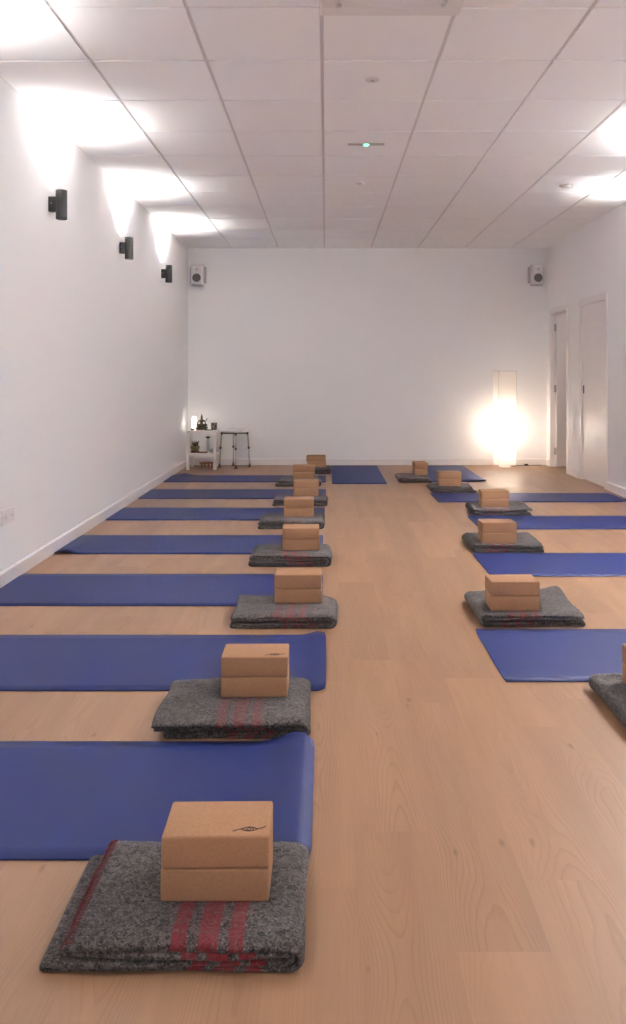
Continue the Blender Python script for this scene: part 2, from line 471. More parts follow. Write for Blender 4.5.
def g(e, c, w): return math.exp(-((e - c) / w) ** 2)
flat = lambda l, r, b: 0.0
def fit(Yn, Yf_): return (931.5 / Yn, 931.5 / Yf_)
XW = XL + 0.016
MATS = [
 # x0, x1, y0, y1, height function(from left end, from right end, 0 front..1 back), label
 (XW, -0.035, 1.930, 2.545, lambda l, r, b: 0.030 * g(r, 0.055, 0.062) * (0.55 + 0.45 * b) * min(1, r / 0.03 + 0.10),
  'blue mat behind the nearest left blanket, its aisle end curling up in a hump'),
 (XW, 0.0, 2.957, 3.583, lambda l, r, b: 0.016 * g(r, 0.035, 0.045) * b + 0.010 * g(r, 0.0, 0.02) * (1 - b),
  'second blue mat from the camera in the left row, aisle end slightly lifted'),
 (XW, -0.018, 4.04, 4.68, flat, 'third blue mat from the camera in the left row, lying flat'),
 (XW, -0.02, 5.19, 5.80, lambda l, r, b: 0.024 * g(l, 0.07, 0.05) * (1 - b) ** 1.5, 'fourth blue mat from the camera in the left row, front wall corner humped up'),
 (XW, -0.01, 6.40, 7.00, flat, 'fifth blue mat from the camera in the left row'),
 (XW, 0.0, 7.51, 8.13, flat, 'sixth blue mat from the camera in the left row'),
 (XW, 0.0, 8.68, 9.26, lambda l, r, b: 0.022 * g(l, 0.13, 0.09) * b ** 2, 'farthest crosswise blue mat in the left row, in front of the small white table'),
 (0.065, 0.645, 8.55, 10.26, flat, 'blue mat lying lengthwise by the back wall in the middle of the aisle'),
 (1.13, 1.73, 8.72, 10.24, lambda l, r, b: 0.014 * g(r, 0.0, 0.08) * (1 - b) ** 6, 'blue mat lying lengthwise by the back wall left of the glowing paper lamp'),
 (0.67, 2.36, 3.045, 3.665, flat, 'nearest blue mat of the right row'),
 (0.94, 2.65, 4.63, 5.23, flat, 'second blue mat from the camera in the right row'),
 (1.15, 2.78, 6.03, 6.60, flat, 'third blue mat from the camera in the right row'),
 (1.01, 2.735, 7.31, 7.87, lambda l, r, b: 0.012 * g(r, 0.0, 0.07) * (1 - b), 'farthest crosswise blue mat in the right row, reaching the wall beside the closed door'),
]
for x0, x1, y0, y1, fn, lab in MATS:
    if y0 < 5: y0 -= 0.012; y1 -= 0.012
    tag(sheet('yoga_mat', x0, x1, y0, y1, fn), lab, 'yoga mat', 'blue yoga mats laid out on the floor')

# ------------------------------------------------------------------ folded blankets
def blanket(X0, X1, Y0, D, H, mirror=False, seed=1, mat='wool_far', fine=0.012, topin=0.03, midin=0.034, lift=0.0, lowin=None,
            skew=0.0, rz=0.0, block=None, label='', tier=4, hem=False):
    W = X1 - X0
    rnd = random.Random(seed)
    gap = 0.007 if hem or lowin else 0.010
    t = (H - gap) / tier; th = t * (0.96 if hem or lowin else 0.86)
    zc = [t * (i + 0.5) + (gap if i >= tier // 2 else 0) for i in range(tier)]
    path = []                                             # (x, z, uoff)
    def line(xa, xb, z, uo):
        n = max(2, int(abs(xb - xa) / fine))
        for k in range(n + 1): path.append((xa + (xb - xa) * k / n, z, uo))
    def arc(cx, za, zb, side, uo):
        r = abs(zb - za) / 2; c = (za + zb) / 2; n = 5 if r < t else 9
        s = 1 if zb > za else -1
        for k in range(1, n):
            a = -PI / 2 + PI * k / n
            path.append((cx + side * r * math.cos(a) * 1.05, c + s * r * math.sin(a), uo))
    # top -> round the big fold -> bottom -> back up at the open side -> inner layers
    R = (zc[-1] - zc[0]) / 2
    line(topin, W - R, zc[-1], 0.0)
    arc(W - R, zc[-1], zc[0], 1, 0.0)
    x_l = t * 0.6 if lowin is None else lowin
    line(W - R, x_l, zc[0], -0.03)
    z = 0; cur = 1
    side = -1
    while cur < tier - 1:
        arc(x_l if side < 0 else W - R - t * 0.4, zc[cur - 1], zc[cur], side, -0.03)
        last = cur == tier - 2
        if side < 0:
            line(x_l, (W - R - t * 0.5) if not last else W - R - t, zc[cur], -0.03 - 0.01 * cur)
        else:
            line(W - R - t * 0.4, midin if last else x_l, zc[cur], -0.02)
        side = -side; cur += 1
    # offsets
    P = [Vector((p[0], 0, p[1])) for p in path]
    n = len(P); N = []
    for i in range(n):
        d = (P[min(i + 1, n - 1)] - P[max(i - 1, 0)])
        d.normalize(); N.append(Vector((-d.z, 0, d.x)))
    ny = max(14, int(D / fine))
    yy = [-0.5 * D + D * j / ny for j in range(ny + 1)]
    yy = [yy[0]] + [yy[0] + 0.002, yy[0] + 0.006] + yy[1:-1] + [yy[-1] - 0.006, yy[-1] - 0.002, yy[-1]]
    edge = [0.45, 0.8, 1.0] + [1.0] * (len(yy) - 6) + [1.0, 0.8, 0.45]
    bm = bmesh.new(); uvl = bm.loops.layers.uv.new('UVMap')
    so = Vector((seed * 7.13, seed * 3.7, 0))
    U = {}
    def deform(x, y, z, s):
        f = z / H
        v = Vector((x, y, z))
        yo = 0.015 * noise.noise(Vector((s * 2.3, seed * 1.7, 0.3 if y < 0 else 9.1))) * abs(2 * y / D)
        y2 = y + yo + 0.008 * noise.noise(Vector((x * 5, y * 3, 0)) + so) 
        x2 = x + 0.010 * noise.noise(Vector((y * 6, f * 2.0, 4.4)) + so) * (0.4 + f) + skew * y
        lo = noise.noise(Vector((x * 4.2, y * 4.2, f * 1.3)) + so)
        md = noise.noise(Vector((x * 15, y * 15, f * 3)) + so)
        hi = noise.noise(Vector((x * 60, y * 60, f * 40)) + so)
        dz = (0.0095 * lo + 0.0050 * md) * f + 0.0011 * hi * (0.3 + f)
        e = max(0.0, 1 - (D / 2 - abs(y)) / 0.04)
        dz -= 0.010 * e * e * f
        ex = max(0.0, 1 - (x - 0.0) / 0.06)
        dz -= 0.003 * ex * ex * f
        if lift:
            k = max(0.0, 1 - math.hypot(x - 0.0, y - D / 2) / 0.22)
            dz += lift * k * k * f
            y2 += lift * 1.2 * k * k * f
        zz = z + dz
        if block is not None:
            bx = (block[0] - X0) if not mirror else (X1 - block[0])
            by = block[1] - (Y0 + D / 2)
            ddx = max(0, abs(x - bx) - 0.118); ddy = max(0, abs(y - by) - 0.078)
            q = math.exp(-((ddx * ddx + ddy * ddy) / 0.0012))
            zz = zz * (1 - q) + q * (z - 0.004 * f)
        return x2, y2, max(0.0006, zz)
    s = 0.0; A = []; B = []
    for i in range(n):
        if i: s += (P[i] - P[i - 1]).length
        endf = min(1.0, 0.5 + min(i, n - 1 - i) * 0.35)
        ra, rb = [], []
        for j, y in enumerate(yy):
            h = th * 0.5 * edge[j] * endf
            for sg, L in ((1, ra), (-1, rb)):
                q = P[i] + N[i] * (h * sg)
                x, y2, z = deform(q.x, y, q.z, s)
                if mirror: x = W - x
                v = bm.verts.new((x - W / 2, y2, z))
                U[v] = (path[i][0] + path[i][2], y)
                L.append(v)
        A.append(ra); B.append(rb)
    m = len(yy)
    def face(*vs):
        f = bm.faces.new(vs)
        for l in f.loops: l[uvl].uv = U[l.vert]
    for i in range(n - 1):
        for j in range(m - 1):
            face(A[i][j], A[i + 1][j], A[i + 1][j + 1], A[i][j + 1])
            face(B[i][j], B[i][j + 1], B[i + 1][j + 1], B[i + 1][j])
        face(A[i][0], B[i][0], B[i + 1][0], A[i + 1][0])
        face(A[i][m - 1], A[i + 1][m - 1], B[i + 1][m - 1], B[i][m - 1])
    for j in range(m - 1):
        face(A[0][j], A[0][j + 1], B[0][j + 1], B[0][j])
        face(A[n - 1][j], B[n - 1][j], B[n - 1][j + 1], A[n - 1][j + 1])
    hp = [((A[0][j].co + B[0][j].co) / 2).copy() for j in range(m)]
    hp2 = [((A[-1][j].co + B[-1][j].co) / 2).copy() for j in range(m)]
    top = [A[2][j].co.copy() for j in range(m)] if A[2][m // 2].co.z > B[2][m // 2].co.z else [B[2][j].co.copy() for j in range(m)]
    o = obj('wool_blanket', bm, M[mat], smooth=True, loc=((X0 + X1) / 2, Y0 + D / 2, 0), rot=(0, 0, rz))
    tag(o, label, 'blanket', 'folded grey wool blankets')
    if hem:
        bm = bmesh.new(); sg = -1 if not mirror else 1
        for pts, zz in ((hp, 0.0), (hp2, -0.001)):
            q = pts[1:-1]
            tube(bm, [(p.x + sg * 0.001, p.y, p.z + zz) for p in q], 0.0022, 6)
        # overcast stitches running in over the top layer
        for j in range(2, m - 3):
            for f in (0.25, 0.75):
                a = hp[j].lerp(hp[j + 1], f); b = top[j].lerp(top[j + 1], f)
                tube(bm, [(a.x, a.y, a.z + 0.0035), ((a.x + b.x) / 2, (a.y + b.y) / 2, max(a.z, b.z) + 0.0012), (b.x, b.y, b.z + 0.0002)], 0.0008, 4)
        h = obj('hem', bm, M['hem'], o, smooth=True)
        h['label'] = 'red overcast stitching'
    return o

# ------------------------------------------------------------------ cork blocks
BW, BD, BH = 0.226, 0.143, 0.068
def block_mesh():
    bm = bmesh.new(); box(bm, -BW / 2, BW / 2, -BD / 2, BD / 2, 0, BH, 0.0055, 3)
    me = bpy.data.meshes.new('cork_block'); bm.to_mesh(me); bm.free()
    for p in me.polygons: p.use_smooth = True
    me.materials.append(M['cork'])
    return me
BM = block_mesh()
try:
    BM.set_sharp_from_angle(angle=math.radians(40))
except Exception: pass
def block(x, yf, z, rz, label, logo=False):
    """x centre, yf front face"""
    o = bpy.data.objects.new('cork_yoga_block', BM)
    cy = yf + (BD / 2 if abs(rz) < 0.8 else BW / 2)
    o.location = (x, cy, z); o.rotation_euler = (0, 0, rz); link(o)
    tag(o, label, 'yoga block', 'cork yoga blocks stacked in pairs')
    if logo:
        bm = bmesh.new(); r = 0.0011; z0 = BH + 0.0002
        def stroke(pts, w=r): tube(bm, [(a, b, z0) for a, b in pts], [w] * len(pts), 5)
        N = 16; a = 0.018; hgt = 0.0085
        stroke([(-0.034, -0.0075), (-0.028, -0.0045), (-0.022, -0.001)] + [(-a + 2 * a * k / N, hgt * math.sin(PI * k / N) * 0.9) for k in range(N + 1)])
        stroke([(-a + 2 * a * k / N, -hgt * math.sin(PI * k / N) * 0.9) for k in range(N + 1)] + [(0.024, 0.0025), (0.029, 0.006), (0.034, 0.010)])
        for k, sgn in ((-0.0085, 1), (0.0085, -1)):
            stroke([(k - 0.0035 * sgn, -0.0045), (k, 0.0055), (k + 0.0035 * sgn, -0.0045)] if sgn > 0 else [(k - 0.0035, 0.0055), (k, -0.0005), (k + 0.0035, 0.0055)])
            if sgn < 0: stroke([(k, -0.0005), (k, -0.005)])
        stroke([(0.0037 * math.cos(2 * PI * k / 12), 0.0050 * math.sin(2 * PI * k / 12)) for k in range(13)])
        l = obj('logo', bm, M['ink'], o, loc=(0.068, -0.045, 0))
        l['label'] = 'small dark printed eye shaped emblem'
    return o

PLACES = [
 # name, X0, X1, Y0, D, H, mirror, rz, blocks(x, yfront, rot low, rot up, dx up), opts
 ('nearest to the camera in the left row', -0.549, -0.050, 1.555, 0.360, 0.058, False, 0.0, (-0.232, 1.684, 0.00, 0.015, 0.001), dict(mat='wool_red', fine=0.009, seed=3, topin=0.045, midin=0.04, hem=True)),
 ('second from the camera in the left row', -0.548, -0.06, 2.55, 0.37, 0.064, False, 0.02, (-0.243, 2.737, 0.0, 0.01, 0.0), dict(mat='wool_mid', fine=0.010, seed=5, topin=0.0, midin=0.005, lowin=0.045)),
 ('third from the camera in the left row', -0.43, 0.045, 3.665, 0.36, 0.063, False, 0.0, (-0.133, 3.87, 0.0, 0.01, -0.002), dict(mat='wool_mid', seed=7, topin=0.004, midin=0.002)),
 ('fourth from the camera in the left row', -0.46, 0.026, 4.845, 0.335, 0.078, False, 0.01, (-0.156, 4.97, 0.0, 0.02, 0.0), dict(mat='wool_mid', seed=9, topin=0.018, midin=0.0)),
 ('fifth from the camera in the left row', -0.505, -0.018, 6.03, 0.36, 0.067, False, 0.0, (-0.208, 6.2, 0.0, 0.0, 0.0), dict(seed=11, topin=0.02, midin=0.0, fine=0.015)),
 ('sixth from the camera in the left row', -0.465, 0.010, 7.09, 0.36, 0.062, False, 0.0, (-0.18, 7.30, 0.0, 0.02, 0.0), dict(seed=13, fine=0.016, topin=0.01, midin=0.01)),
 ('seventh from the camera in the left row', -0.52, -0.055, 8.33, 0.33, 0.069, False, 0.0, (-0.232, 8.47, 0.0, 0.01, 0.0), dict(seed=15, fine=0.018)),
 ('beside the lengthwise middle mat', -0.27, 0.055, 9.37, 0.45, 0.060, False, 0.0, (-0.112, 9.60, 0.02, -0.02, -0.006), dict(seed=17, fine=0.018)),
 ('cut off by the right photo edge', 0.965, 1.44, 2.50, 0.48, 0.064, True, 0.0, (1.165, 2.737, 0.0, 0.0, 0.0), dict(mat='wool_mid', fine=0.010, seed=21, topin=0.01, midin=0.01)),
 ('behind the nearest right mat', 0.705, 1.18, 3.685, 0.43, 0.062, True, 0.0, (0.876, 3.745, 0.015, 0.025, 0.0), dict(mat='wool_mid', seed=23, topin=0.0, midin=0.01, lift=0.022)),
 ('before the second right mat', 0.95, 1.41, 5.24, 0.40, 0.058, True, -0.01, (1.128, 5.27, 0.0, 0.03, 0.0), dict(mat='wool_mid', seed=25, topin=0.01, midin=0.0, lift=0.01)),
 ('before the third right mat', 1.205, 1.68, 6.62, 0.39, 0.055, True, -0.02, (1.405, 6.72, 0.0, 0.02, 0.0), dict(seed=27, fine=0.015, topin=-0.01, lift=0.014)),
 ('behind the farthest crosswise right mat', 1.03, 1.465, 7.89, 0.36, 0.058, True, 0.0, (1.225, 8.0, 0.0, 0.01, 0.0), dict(seed=29, fine=0.016)),
 ('left of the lengthwise right mat', 0.775, 1.125, 8.62, 0.42, 0.062, True, 0.0, (1.035, 8.80, PI / 2, PI / 2 + 0.03, 0.0), dict(seed=31, fine=0.018)),
]
BLK = {
 0: ('upper of the two cork blocks nearest the camera, dark eye emblem printed on top', 'lower of the two cork blocks nearest the camera, on the red striped blanket'),
}
for i, (where, X0, X1, Y0, D, H, mir, rz, bk, opt) in enumerate(PLACES):
    nm = {0: 'folded dark grey wool blanket with three red stripes and red stitched hem, nearest the camera'}.get(i, 'folded grey wool blanket ' + where)
    cyc = bk[1] + (BD / 2 if abs(bk[2]) < 0.8 else BW / 2)
    blanket(X0, X1, Y0, D, H, mirror=mir, rz=rz, label=nm, block=(bk[0], cyc), **opt)
    lo, up = BLK.get(i, (None, None))[::-1] if i in BLK else (None, None)
    lo = lo or 'lower cork block on the blanket ' + where.replace(' from the camera', '')
    up = up or 'upper cork block on the blanket ' + where.replace(' from the camera', '')
    z0 = H - 0.0045
    block(bk[0], bk[1], z0, bk[2], lo)
    block(bk[0] + bk[4], bk[1] + 0.001, z0 + BH + 0.0004, bk[3], up, logo=i in (0, 1))

# ------------------------------------------------------------------ wall lamps
def sconce(y, side, label, e=None):
    x = XL if side < 0 else XR
    sg = 1 if side < 0 else -1
    o = empty('wall_sconce', (x, y, 2.235))
    tag(o, label, 'wall lamp', 'black cylinder wall lamps')
    bm = bmesh.new()
    prof = [(0.0, -0.088), (0.028, -0.088), (0.028, -0.091), (0.0345, -0.092), (0.0355, -0.089), (0.0355, 0.090), (0.0345, 0.0925), (0.031, 0.0925), (0.031, 0.070), (0.0, 0.069)]
    lathe(bm, prof, 36, Matrix.Translation((sg * 0.078, 0, 0)))
    b = obj('lamp_body', bm, M['black'], o, smooth=False)
    for p in b.data.polygons: p.use_smooth = abs(p.normal.z) < 0.5
    bm = bmesh.new()
    box(bm, 0 if sg > 0 else -0.052, 0.052 if sg > 0 else 0, -0.022, 0.022, -0.045, 0.050, 0.004, 2)
    k = obj('mounting_bracket', bm, M['black'], o)
    bm = bmesh.new(); lathe(bm, [(0.0, 0), (0.004, 0), (0.004, 0.002), (0.0, 0.003)], 10, Matrix.Translation((sg * 0.020, -0.0225, 0.006)) @ Matrix.Rotation(PI / 2, 4, 'X'))
    obj('screw', bm, M['steel'], k)
    bm = bmesh.new(); lathe(bm, [(0.0, 0.074), (0.024, 0.074), (0.024, 0.078), (0.0, 0.080)], 24, Matrix.Translation((sg * 0.078, 0, 0)))
    obj('bulb', bm, M['bulb'], o)
    L = bpy.data.lights.new('sconce_spot', 'SPOT')
    L.energy = e or SC_E; L.color = (1.0, 0.98, 0.965); L.spot_size = math.radians(140); L.spot_blend = 1.0; L.shadow_soft_size = 0.022
    l = bpy.data.objects.new('sconce_light', L); l.location = (sg * 0.078, 0, 0.100); l.rotation_euler = (PI, 0, 0)
    link(l, o)
SC_E = 7.5
FILL_E = 6
sconce(5.165, -1, 'black cylinder wall lamp on the left wall, nearest of the three in view')
sconce(6.94, -1, 'black cylinder wall lamp on the left wall, middle of the three in view')
sconce(8.69, -1, 'black cylinder wall lamp on the left wall, nearest the back corner and speaker', 9.5)
for y, e in ((3.39, 9), (1.6, 18)): sconce(y, -1, 'black cylinder wall lamp on the left wall, outside the photo', e)
for y, e in ((6.94, 9), (5.165, 190), (3.39, 115), (1.6, 14)): sconce(y, 1, 'black cylinder wall lamp on the right wall, outside the photo', e)

# ------------------------------------------------------------------ speakers
def speaker(px, lean, label):
    o = empty('wall_speaker', (px, YB, 2.42)); tag(o, label, 'speaker', 'small white wall speakers')
    bm = bmesh.new(); box(bm, -0.072, 0.072, -0.155, -0.030, -0.125, 0.115, 0.012, 3); obj('cabinet', bm, M['plastic'], o)
    bm = bmesh.new()
    box(bm, -0.078, 0.078, -0.110, -0.030, -0.134, -0.1255, 0.002, 1); box(bm, -0.078, 0.078, -0.110, -0.030, 0.1155, 0.124, 0.002, 1)
    box(bm, -0.05, 0.05, -0.03, 0.0, -0.134, 0.124, 0.003, 1)
    box(bm, -0.105, 0.105, -0.045, -0.0295, -0.105, 0.105, 0.006, 2)
    obj('bracket', bm, M['brackgrey'], o)
    R = Matrix.Translation((0, -0.155, -0.045)) @ Matrix.Rotation(PI / 2, 4, 'X')
    bm = bmesh.new(); lathe(bm, [(0.0, 0.003), (0.046, 0.004), (0.053, 0.001), (0.055, -0.002)], 32, R); obj('woofer', bm, M['greyplastic'], o)
    R = Matrix.Translation((0, -0.155, 0.062)) @ Matrix.Rotation(PI / 2, 4, 'X')
    bm = bmesh.new(); lathe(bm, [(0.0, 0.003), (0.010, 0.003), (0.014, 0.0), (0.015, -0.002)], 20, R); obj('tweeter', bm, M['brackgrey'], o)
    o.rotation_euler = (0, 0, lean)
speaker(-1.63, 0.0, 'small white wall speaker high on the back wall in the left corner')
speaker(2.672, -0.0, 'small white wall speaker high on the back wall above the doorway corner')

# ------------------------------------------------------------------ ceiling fittings
o = empty('air_conditioner', (0.283, 3.30, ZC)); tag(o, 'white ceiling air conditioner cassette cut off by the top of the photo', 'air conditioner')
bm = bmesh.new()
for a in ((-0.31, 0.31, -0.31, -0.235), (-0.31, 0.31, 0.235, 0.31), (-0.31, -0.235, -0.235, 0.235), (0.235, 0.31, -0.235, 0.235)):
    box(bm, a[0], a[1], a[2], a[3], -0.024, 0.0, 0.006, 2)
obj('frame', bm, M['plastic'], o)
bm = bmesh.new(); box(bm, -0.215, 0.215, -0.215, 0.215, -0.030, -0.004, 0.006, 2); obj('intake_panel', bm, M['plastic'], o)
for k in range(4):
    bm = bmesh.new(); box(bm, -0.19, 0.19, 0.2175, 0.2325, -0.018, -0.012, 0.002, 1)
    obj('louvre', bm, M['plastic'], o, rot=(0, 0, k * PI / 2))
def disc(name, x, y, r, h, label, cat, matn='plastic'):
    o = empty(name, (x, y, ZC)); tag(o, label, cat)
    bm = bmesh.new(); lathe(bm, [(0.0, -h), (r * 0.62, -h), (r * 0.85, -h * 0.75), (r, -0.004), (r, 0.0)], 32); obj('housing', bm, M[matn], o, smooth=True)
    return o
o = disc('motion_sensor', 0.255, 4.45, 0.040, 0.006, 'small round sensor set in the ceiling nearest the air conditioner', 'sensor', 'grid')
bm = bmesh.new(); lathe(bm, [(0.0, -0.012), (0.010, -0.010), (0.014, -0.0055)], 16); obj('lens', bm, M['brackgrey'], o, loc=(0.0, 0, 0), smooth=True)
o = disc('smoke_detector', 2.04, 6.88, 0.055, 0.032, 'white round smoke detector on the right part of the ceiling', 'smoke detector')
bm = bmesh.new(); lathe(bm, [(0.0561, -0.018), (0.0561, -0.013), (0.050, -0.013), (0.050, -0.018)], 32); obj('vent_ring', bm, M['brackgrey'], o)
o = disc('ceiling_sensor', 0.285, 6.85, 0.04, 0.007, 'faint flat round cover on the ceiling beyond the green emergency light', 'sensor')
bm = bmesh.new(); lathe(bm, [(0.0, -0.009), (0.018, -0.008), (0.02, -0.006)], 16); obj('lens', bm, M['brackgrey'], o, smooth=True)
o = empty('emergency_light', (0.282, 5.69, ZC)); tag(o, 'slim ceiling emergency light with a glowing green lamp', 'emergency light')
bm = bmesh.new(); box(bm, -0.128, 0.128, -0.021, 0.021, -0.006, 0.0, 0.002, 2); obj('housing', bm, M['brackgrey'], o)
bm = bmesh.new(); ball(bm, (0, 0, -0.006), 0.014, 2, (1.3, 1, 0.6)); obj('led', bm, M['led'], o, smooth=True)

# ------------------------------------------------------------------ wall socket
o = empty('wall_socket', (XL, 4.50, 0.37)); tag(o, 'white wall socket low on the left wall at the photo edge', 'socket')
bm = bmesh.new(); box(bm, 0, 0.009, -0.112, 0.072, -0.041, 0.041, 0.003, 2); obj('cover_plate', bm, M['plastic'], o)
for yc in (-0.060, 0.028):
    bm = bmesh.new(); R = Matrix.Translation((0.009, yc, 0)) @ Matrix.Rotation(PI / 2, 4, 'Y')
    lathe(bm, [(0.0, 0.0006), (0.0185, 0.0006), (0.0195, 0.0030), (0.0215, 0.0030), (0.022, 0.0)], 28, R)
    s_ = obj('outlet', bm, M['grid'], o)
    for dy in (-0.0095, 0.0095):
        bm = bmesh.new(); lathe(bm, [(0.0, 0.0022), (0.0024, 0.0022), (0.0024, 0.0)], 10, Matrix.Translation((0.0085, yc + dy, 0)) @ Matrix.Rotation(PI / 2, 4, 'Y')); obj('pin_hole', bm, M['dark'], s_)

# ------------------------------------------------------------------ small white table in the corner
tx, ty = -1.512, 9.98
o = empty('side_table', (tx, ty, 0)); tag(o, 'small white open side table with a shelf in the back left corner', 'side table')
w, d, h = 0.182, 0.17, 0.478
bm = bmesh.new(); box(bm, -w, w, -d, d, h - 0.038, h, 0.003, 2); obj('tabletop', bm, M['tablewhite'], o)
bm = bmesh.new(); box(bm, -w + 0.004, w - 0.004, -d + 0.004, d - 0.004, 0.166, 0.200, 0.003, 2); obj('shelf', bm, M['tablewhite'], o)
for sx in (-1, 1):
    for sy in (-1, 1):
        bm = bmesh.new(); q = 0.018
        box(bm, sx * (w - q - 0.0005) - q, sx * (w - q - 0.0005) + q, sy * (d - q - 0.0005) - q, sy * (d - q - 0.0005) + q, 0, h - 0.0385, 0.003, 1); obj('leg', bm, M['tablewhite'], o)
TZ = h
def at(px, Y): return (px - 326) * Y / 810.0

# seated statue
sx_, sy_ = at(201.3, 9.9), 9.93
o = empty('deity_statue', (sx_, sy_, TZ)); tag(o, 'dark bronze seated statue with tall crown on the small white table', 'statue')
bm = bmesh.new()
lathe(bm, [(0.0, 0), (0.066, 0), (0.070, 0.006), (0.060, 0.013), (0.060, 0.022), (0.068, 0.030), (0.062, 0.038), (0.050, 0.042), (0, 0.043)], 36, None, 1.0, 0.72)
for k in range(16):
    a = 2 * PI * k / 16
    ball(bm, (0.066 * math.cos(a), 0.047 * math.sin(a), 0.026), 0.013, 1, (1, 1, 0.9))
obj('lotus_base', bm, M['bronze'], o, smooth=True)
bm = bmesh.new()
ball(bm, (0, 0.0, 0.056), 0.030, 2, (1.25, 0.95, 0.55))                      # hips
tube(bm, [(-0.020, 0.0, 0.055), (-0.052, -0.016, 0.056), (-0.040, -0.034, 0.050), (0.0, -0.038, 0.049), (0.022, -0.036, 0.050)], [0.016, 0.014, 0.012, 0.010, 0.006], 10)
tube(bm, [(0.020, 0.0, 0.055), (0.052, -0.016, 0.056), (0.040, -0.036, 0.052), (0.010, -0.044, 0.055), (-0.018, -0.040, 0.054)], [0.016, 0.014, 0.012, 0.010, 0.006], 10)
tube(bm, [(0, 0, 0.058), (0, 0, 0.078), (0, -0.001, 0.098), (0, 0, 0.112), (0, -0.001, 0.122)], [0.021, 0.0165, 0.0225, 0.019, 0.008], 14)   # torso
ball(bm, (0, -0.003, 0.133), 0.0135, 2, (0.9, 1.0, 1.15))                    # head
for s in (-1, 1):
    tube(bm, [(s * 0.018, 0, 0.110), (s * 0.036, -0.004, 0.092), (s * 0.046, -0.018, 0.072), (s * 0.042, -0.030, 0.064)], [0.0075, 0.0065, 0.0055, 0.004], 8)
    ball(bm, (s * 0.041, -0.033, 0.064), 0.006, 1)
tube(bm, [(0.020, 0.008, 0.108), (0.040, 0.008, 0.098), (0.054, 0.000, 0.112), (0.056, -0.002, 0.120)], [0.0065, 0.006, 0.005, 0.004], 8)
ball(bm, (0.057, -0.002, 0.124), 0.008, 1)
bmesh.ops.transform(bm, matrix=Matrix.Translation((0, 0, -0.006)) @ Matrix.Diagonal((1.12, 1.05, 1.14, 1)), verts=bm.verts[:])
obj('figure', bm, M['bronze'], o, smooth=True)
bm = bmesh.new(); lathe(bm, [(0.0150, 0.139), (0.0165, 0.144), (0.0125, 0.152), (0.0130, 0.156), (0.0095, 0.168), (0.0095, 0.172), (0.005, 0.184), (0.0052, 0.188), (0.0, 0.198)], 16)
obj('crown', bm, M['bronze'], o, smooth=True)

o = empty('glowing_lantern', (at(194.4, 10.07), 10.07, TZ)); tag(o, 'small glowing white lantern behind the bronze statue on the table', 'lantern')
bm = bmesh.new(); lathe(bm, [(0.0, 0.012), (0.026, 0.012), (0.028, 0.02), (0.028, 0.145), (0.024, 0.152), (0.0, 0.154)], 28); obj('glass_shade', bm, M['lantern'], o, smooth=True)
bm = bmesh.new(); lathe(bm, [(0.0, 0.0), (0.031, 0.0), (0.031, 0.010), (0.0, 0.0115)], 28); obj('base', bm, M['redwood'], o)

o = empty('incense_dish', (at(192.8, 9.88), 9.87, TZ)); tag(o, 'small low reddish wooden dish left of the bronze statue', 'dish')
bm = bmesh.new(); lathe(bm, [(0.0, 0.0), (0.020, 0.0), (0.026, 0.018), (0.023, 0.018), (0.018, 0.006), (0.0, 0.006)], 24); obj('bowl', bm, M['redwood'], o, smooth=True)
bm = bmesh.new(); lathe(bm, [(0.0, 0.006), (0.017, 0.007), (0.0, 0.014)], 16); obj('resin', bm, M['brass'], o, smooth=True)

o = empty('patterned_cup', (at(213.9, 9.92), 9.93, TZ)); tag(o, 'dark patterned stoneware cup on the right side of the white tabletop', 'cup')
bm = bmesh.new(); lathe(bm, [(0.0, 0.0), (0.026, 0.0), (0.032, 0.008), (0.036, 0.03), (0.037, 0.086), (0.034, 0.087), (0.033, 0.03), (0.0, 0.012)], 32); obj('cup_body', bm, M['cup'], o, smooth=True)
bm = bmesh.new(); tube(bm, [(0.0, 0.035, 0.066), (0.0, 0.056, 0.062), (0.0, 0.060, 0.042), (0.0, 0.037, 0.026)], 0.005, 8); obj('handle', bm, M['cup'], o, smooth=True)

bm = bmesh.new()
box(bm, -0.048, 0.048, -0.013, 0.013, 0, 0.0045, 0.0015, 1); box(bm, -0.048, 0.048, -0.013, -0.010, 0.0040, 0.0075, 0.001, 1); box(bm, -0.048, 0.048, 0.010, 0.013, 0.0040, 0.0075, 0.001, 1)
o = obj('incense_holder', bm, M['darkwood'], loc=(at(208.6, 9.84), 9.835, TZ)); tag(o, 'thin dark wooden incense holder between the statue and the cup', 'incense holder')

SZ = 0.200
o = empty('brass_bowl', (at(194.9, 9.9), 9.92, SZ)); tag(o, 'brass bowl filled with dried leaves on the left of the table shelf', 'bowl')
bm = bmesh.new(); lathe(bm, [(0.0, 0.0), (0.050, 0.0), (0.052, 0.026), (0.0, 0.028)], 28); obj('stand', bm, M['darkwood'], o, smooth=False)
bm = bmesh.new(); lathe(bm, [(0.0, 0.028), (0.028, 0.028), (0.050, 0.045), (0.057, 0.066), (0.052, 0.084), (0.048, 0.083), (0.050, 0.066), (0.0, 0.050)], 32); obj('bowl_body', bm, M['brass'], o, smooth=True)
bm = bmesh.new(); rn = random.Random(4)
for k in range(26):
    a = rn.uniform(0, 2 * PI); r0 = rn.uniform(0, 0.025); r1 = r0 + rn.uniform(0.015, 0.045); zt = rn.uniform(0.10, 0.150)
    tube(bm, [(r0 * math.cos(a), r0 * math.sin(a), 0.070), ((r0 + r1) / 2 * math.cos(a), (r0 + r1) / 2 * math.sin(a), 0.070 + (zt - 0.07) * 0.7), (r1 * math.cos(a), r1 * math.sin(a), zt)], [0.002, 0.006, 0.001], 5)
obj('dried_leaves', bm, M['leaf'], o)
o = empty('incense_tray', (at(202.3, 9.87), 9.87, SZ)); tag(o, 'flat dark reddish wooden tray lying on the table shelf', 'tray')
